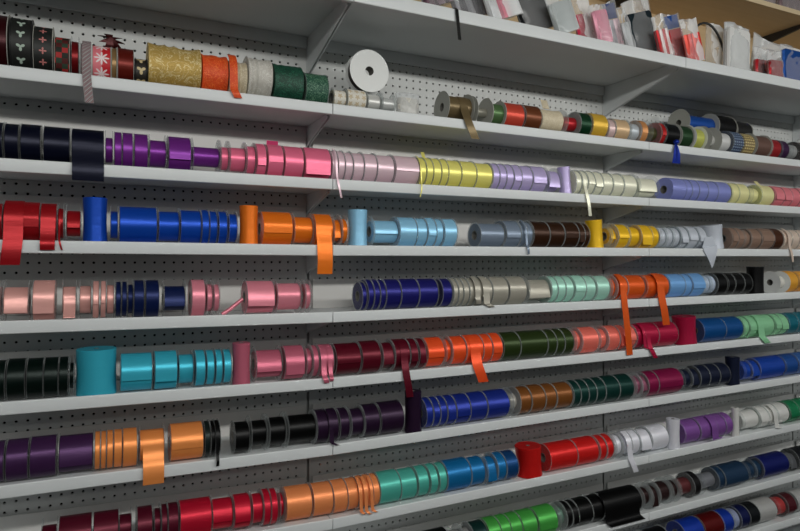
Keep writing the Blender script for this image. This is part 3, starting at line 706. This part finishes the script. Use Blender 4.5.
s1(679, 691, 0.0506, .8, satin((52, 86, 56)), 'forest green ribbon on a pale board spool', fl='grey')
s1(692, 703, 0.0517, .75, satin((186, 190, 96)), 'lime ribbon on a pale board spool', fl='white')
s1(704, 714, 0.0539, .4, satin((206, 206, 202)), 'big pale disc spool past the lime one', fl='grey')
s1(715, 729, 0.0517, .7, satin((214, 214, 212)), 'white ribbon spool among pale discs')
s1(730, 741, 0.0506, .93, bluefl, 'blue flecked ribbon spool')
s1(742, 753, 0.0506, .93, goldfl, 'gold flowered ribbon spool')
s1(754, 769, 0.0528, .78, satin((130, 102, 92)), 'taupe ribbon spool with large grey discs', fl='grey')
s1(770, 779, 0.0484, .8, satin((176, 50, 56)), 'dull red ribbon spool past the large grey discs')
s1(780, 787, 0.0484, .8, satin((84, 52, 92)), 'dark purple ribbon spool past the dull red one')
s1(788, 796, 0.0484, .6, satin((160, 162, 162)), 'grey ribbon in a clear spool past the purple one')
s1(797, 814, 0.0484, .9, satin((70, 46, 36)), 'dark brown ribbon spool at the far end')
# blue bow hanging over the lip
Dq = DF - .006; xq = X_at(675.5, Dq); zt_ = zrow(1, xq) + .002
t = empty('hanging_bow', (xq, Y(Dq), zt_ - .07))
for dx, sg in ((-.006, -1), (.008, 1)):
    mb = MB(); p = [(dx * .2 + dx * k / 8 * 1.3, -.004 * math.sin(PI * k / 8) - .001, .072 - .075 * k / 8) for k in range(9)]
    mb.strip(p, [.004 + .007 * min(1, k / 4) for k in range(9)]); mb.build('ribbon_tail', satin((24, 58, 168)), t, smooth=True)
mb = MB(); mb.lathe([(-.010, .002), (-.008, .007), (0, .009), (.008, .007), (.010, .002)], (0, -.004, .077), 'x', 14, 0, True); mb.build('knot', satin((24, 58, 168)), t, smooth=True)
tag(t, 'royal blue ribbon bow hanging over the front lip, first ribbon shelf', 'bow')
# maroon gauze bow on top
Dq = DF + .06; t = empty('ribbon_bow', (X_at(111, Dq), Y(Dq), zdeck(1, .2) + .0962))
for k in range(7):
    a = 2 * PI * k / 7; mb = MB()
    p = [(.022 * math.cos(a) * math.sin(PI * q / 8) * (1 + .2 * math.sin(k)), .010 * math.sin(a + q * .2) - .002, .018 + .018 * math.sin(a) * math.sin(PI * q / 8) + .003 * math.cos(PI * q / 4)) for q in range(9)]
    mb.strip(p, [.004 + .006 * math.sin(PI * q / 8) for q in range(9)], th=.0008); mb.build('loop', satin((78, 24, 26)), t, smooth=True)
mb = MB(); mb.lathe([(-.009, .002), (-.006, .007), (0, .009), (.006, .007), (.009, .002)], (0, 0, .0085), 'x', 14, 0, True); mb.build('knot', satin((78, 24, 26)), t, smooth=True)
tag(t, 'dark maroon gauze bow resting on top of the snowflake and russet spools', 'bow')
# the second tier at the back of the far bay, standing on a low row of clear spools
B = .096
def s2(x0, x1, R, rf, mat, label, zb, **o):
    o.update(R=R, zb=zb, back=o.get('back', B)); return spool(1, x0, x1, rf, mat, label + LF, GD, o)
s2(690, 716, .0385, .6, satin((180, 180, 176)), 'low clear spool at the back beneath the blue ribbon spool', .0002)
s2(718, 752, .0385, .6, satin((180, 180, 176)), 'low clear spool at the back beneath the black banded spools', .0002)
s2(684, 714, .056, .62, satin((38, 92, 176)), 'blue ribbon spool with big grey disc, lying on the back row', .0782, fl='grey', back=B - .017)
s2(716, 734, .056, .9, satin((30, 30, 32)), 'black ribbon spool with grey disc, lying on the back row', .0782, fl='grey', back=B - .017)
s2(735, 750, .050, .9, satin((60, 60, 60)), 'charcoal ribbon spool lying highest at the end of the back row', .0782, fl='grey', back=B - .011)

# rolled pink end lying on the fourth shelf, clear empty end plates
def tag_roll(row, px0, py0, px1, py1, rad, mat, label):
    D = DF + .03; a = (X_at(px0, D), Y(D), zdeck(row, X_at(px0, D)) + rad + .0006); b = (X_at(px1, D), Y(D) + .004, Z_at(px1, py1, D))
    t = empty('ribbon_scrap', a)
    mb = MB(); n = 14
    p = [(0, 0, 0), ((b[0] - a[0]) * .35, 0, (b[2] - a[2]) * .3), ((b[0] - a[0]) * .7, .002, (b[2] - a[2]) * .68), (b[0] - a[0], .004, b[2] - a[2])]
    mb.tube(p, rad, 10); mb.build('curled_ribbon', mat, t, smooth=True)
    tag(t, label, 'ribbon end')
tag_roll(4, 222, 311, 243, 299, .0052, satin((224, 134, 150)), 'curled pink ribbon end lying against a rose pink spool, fourth ribbon shelf')

# ------------------------------------------------------------------ bag shelf
GB = 'plastic bags of trimmings on the bag shelf'
BAGN = []
def bag(x0, x1, ytop, content, label, **k):
    BAGN.append(1); D = DF_TOP + .05 + k.pop('db', .048 * ((len(BAGN) + 1) % 2)); z0 = zrow(0, X_at((x0 + x1) / 2, DF_TOP)) - .0012
    a, b = X_at(x0, D), X_at(x1, D); h = Z_at((x0 + x1) / 2, ytop, D) - z0
    lean = k.pop('lean', -.42 if x1 < 585 else -.32)
    a0, b0 = a, b; w = (b - a) * math.cos(lean) * 1.22; a, b = (a0 + b0) / 2 - w / 2, (a0 + b0) / 2 + w / 2
    # keep the leaning lower corner on the shelf
    z0 += abs(math.sin(lean)) * w / 2
    pouch('plastic_bag', a, b, z0, Y(D) + k.get('dy', 0), min(.20, max(.05, h * 1.1)), k.pop('th', .035), content, label, 'bag', GB, lean=lean, **k)
pk = satin((222, 150, 170)); 
bag(341, 372, -60, satin((160, 150, 160)), 'clear bag of grey trim nearest the start of the bag shelf')
bag(373, 424, -52, satin((186, 178, 180)), 'wide clear bag of pale trim, second on the bag shelf')
bag(425, 457, -44, satin((112, 84, 98)), 'clear bag of mauve brown trim above the hanging black strap', stripes=3)
bag(458, 490, -36, [satin((150, 150, 156)), satin((70, 66, 78))], 'clear bag of dark striped cords, bag shelf', stripes=5)
bag(491, 523, -28, [satin((200, 202, 204)), satin((214, 90, 120))], 'clear bag with a pink patch among white trim, bag shelf', stripes=3)
bag(524, 556, -14, satin((34, 38, 42)), 'clear bag of black trim on the bag shelf', cfrac=.8)
bag(557, 580, -4, satin((180, 186, 186)), 'clear bag of pale grey trim past the black trim bag')
bag(581, 598, 6, [satin((210, 40, 80)), satin((228, 214, 214))], 'clear bag with a crimson strip, bag shelf', stripes=2)
bag(599, 613, 12, pk, 'bag of pale pink trim past the crimson strip', cfrac=.85)
bag(614, 626, 10, [satin((214, 214, 220)), satin((230, 200, 208))], 'bag of white lettered trim with a blue header', stripes=2, chdr=satin((86, 100, 150)))
bag(627, 634, 14, satin((196, 198, 200)), 'narrow clear bag before the dark teal bag', th=.03)
bag(635, 659, 12, satin((34, 54, 62)), 'bag of dark teal trim on the bag shelf', cfrac=.78)
bag(661, 672, 22, [satin((204, 44, 50)), satin((232, 224, 222))], 'bag of red and white candy trim', stripes=4)
bag(673, 688, 23, satin((206, 30, 38)), 'bag of plain red trim with a blue header', chdr=satin((44, 92, 168)), cfrac=.7)
bag(689, 704, 27, [satin((228, 84, 72)), satin((214, 60, 56))], 'bag of coral red striped trim', stripes=4)
bag(706, 720, 30, None, 'crumpled empty clear bag in front of the black hoop', lean=.05)
# black hoop
Dh = DF_TOP + .0742; xa, xb = X_at(686, Dh), X_at(726, Dh); hz = Z_at(703, 20, Dh) - ZS[0]
t = empty('wire_hoop', ((xa + xb) / 2, Y(Dh), zrow(0, (xa + xb) / 2) + .003)); mb = MB()
p = [((xb - xa) / 2 * math.cos(PI * k / 20), 0, .001 + (hz - .004) * math.sin(PI * k / 20)) for k in range(21)]
mb.tube(p, .0042, 8); mb.build('hoop', BLACKMETAL, t, smooth=True)
tag(t, 'thin black hoop standing among the bags, bag shelf', 'hoop')
bag(726, 746, 30, plain('white_stock', (214, 214, 212), .6), 'tall white packet in clear film past the black hoop', cfrac=.9, lean=.02, th=.05, plastic=FILM2)
bag(756, 768, 52, [satin((190, 26, 40)), satin((150, 20, 34))], 'bag of dark red trim before the blue packet', stripes=3, lean=-.05)
bag(769, 781, 54, satin((170, 24, 38)), 'second bag of dark red trim touching the blue packet', lean=-.05)
bag(783, 806, 52, satin((30, 90, 170)), 'blue packet at the far end of the bag shelf', cfrac=.92, lean=0)
bag(750, 775, 38, satin((206, 206, 204)), 'clear bag propped behind the dark red trim', lean=.2, db=.11)
# strap over the lip
xs = X_at(456, DF_TOP); t = MB(); zt = zrow(0, xs)
p = [(xs - .004, Y(DF_TOP) + .05, zt + .0016), (xs - .003, Y(DF_TOP) + .02, zt + .0016), (xs - .001, Y(DF_TOP) + .002, zt + .0018), (xs, Y(DF_TOP) - .004, zt - .004)] + \
    [(xs + .008 * k / 6, Y(DF_TOP) - .004 - .002 * k / 6, zt - .004 - (zt - .004 - Z_at(460, 41, DF_TOP)) * k / 6) for k in range(1, 7)]
t.strip(p, .0048, th=.0012); o = t.build('strap', satin((24, 24, 24)), None, smooth=True)
tag(o, 'thin black strap hanging over the lip of the bag shelf', 'strap')

# ------------------------------------------------------------------ beige shelf above
ZW = HC + 1.02; DW = 1.585
X0w, X1w = SEAMS[0], SEAMS[-1]
t = empty('wooden_shelf', (0, 0, ZW)); mb = MB(); mb.box(X0w, X1w, Y(DW) + .004, 0.0, 0, .018); mb.build('board', wood(), t)
mb = MB(); mb.box(X0w, X1w, Y(DW), Y(DW) + .004, -.0005, .0185); mb.build('edge_band', plain('edge_band', (216, 196, 160), .5), t)
for i, px in enumerate((607, 757)):
    xb = X_at(px, D0); mb = MB()
    prof = [(-.001, -.0008), (Y(DW) + .03, -.0008), (Y(DW) + .03, -.012), (-.012, -.045), (-.001, -.045)]
    mb.prism(prof, xb - .006, xb + .006); mb.build('bracket', BLACKMETAL, t)
tag(t, 'beige wooden shelf on black brackets above the bag shelf', 'shelf')
mb = MB(); mb.box(X0w, X1w, 0.0, .03, HC + .725, HC + 1.6); structure(mb.build('wall_back', wood()))
for i, (a, b, yt, c) in enumerate(((735, 752, -18, (190, 186, 186)), (754, 774, -20, (150, 128, 128)), (776, 806, -14, (140, 120, 124)))):
    D = DW + .05; xa, xb = X_at(a, D), X_at(b, D); h = Z_at((a + b) / 2, yt, D) - ZW - .02
    pouch('plastic_bag', xa, xb, ZW + .0195, Y(D), max(.09, h), .05, satin(c), ['pale clear bag on the beige shelf, nearest the middle', 'brownish clear bag on the beige shelf', 'dim mauve clear bag at the far end of the beige shelf'][i], 'bag', 'bags on the beige shelf', stripes=4)

# ------------------------------------------------------------------ room, aisle lamp, added fill light, sky
mb = MB(); mb.box(-16, 18, -22, .3, -.05, 0); structure(mb.build('floor', plain('vinyl_floor', (70, 68, 65), .6, noise=.06, nscale=3)))
mb = MB(); mb.box(-4, 6, -5.2, .3, 3.1, 3.15); structure(mb.build('ceiling', plain('ceiling_white', (205, 205, 202), .8)))
def strip_lamp(y, z, x0, x1, power, tilt, label, size_y=.10):  # builds both the aisle strip light and the added fill light
    t = empty('ceiling_light', ((x0 + x1) / 2, y, z))
    mb = MB(); L = (x1 - x0) / 2; mb.prism([(-.07, .05), (-.05, .10), (.05, .10), (.07, .05)], -L, L); mb.build('housing', ENAMEL, t)
    for sx in (-.7, .7):
        mb = MB(); mb.box(sx * L - .006, sx * L + .006, -.006, .006, .10, 3.1 - z); mb.build('hanger', STEEL, t)
    tag(t, label, 'light')
    la = bpy.data.lights.new('tube', 'AREA'); la.shape = 'RECTANGLE'; la.size = x1 - x0; la.size_y = size_y; la.energy = power; la.color = (1.0, .995, .955)
    lo = bpy.data.objects.new('tube', la); COL.objects.link(lo); lo.location = ((x0 + x1) / 2, y, z + .02); lo.rotation_euler = (tilt, 0, 0)
strip_lamp(-2.19, HC + .83, -1.0, 3.8, 44, math.radians(55), 'long hanging strip light over the aisle facing the ribbon shelves')
strip_lamp(-4.6, HC + 1.2, -2.5, 4.5, 20, math.radians(25), 'unseen added fill light in a long strip housing, further back', .3)  # added soft fill behind the camera, no known lamp there
w = bpy.data.worlds.new('world'); S.world = w; w.use_nodes = True
bg = w.node_tree.nodes['Background']; bg.inputs[0].default_value = (.92, .97, 1.0, 1); bg.inputs[1].default_value = .15

cam = bpy.data.cameras.new('camera'); co = bpy.data.objects.new('camera', cam); COL.objects.link(co)
cam.sensor_fit = 'HORIZONTAL'; cam.sensor_width = 23.5; cam.lens = F / 800 * 23.5; cam.shift_y = -(265.5 - YH) / 800
cam.clip_start = .02; cam.clip_end = 60
co.location = (0, -D0, HC); co.rotation_euler = (PI / 2, 0, -TH)
S.camera = co
S.view_settings.view_transform = 'Standard'; S.view_settings.look = 'None'; S.view_settings.exposure = 0.1; S.view_settings.gamma = 1.0
try: S.view_settings.use_curve_mapping = False
except Exception: pass
S.cycles.transparent_max_bounces = 24
S.cycles.max_bounces = 8
for k, v in LABELS.items():
    if len(v) > 1: print('DUP', k, v)
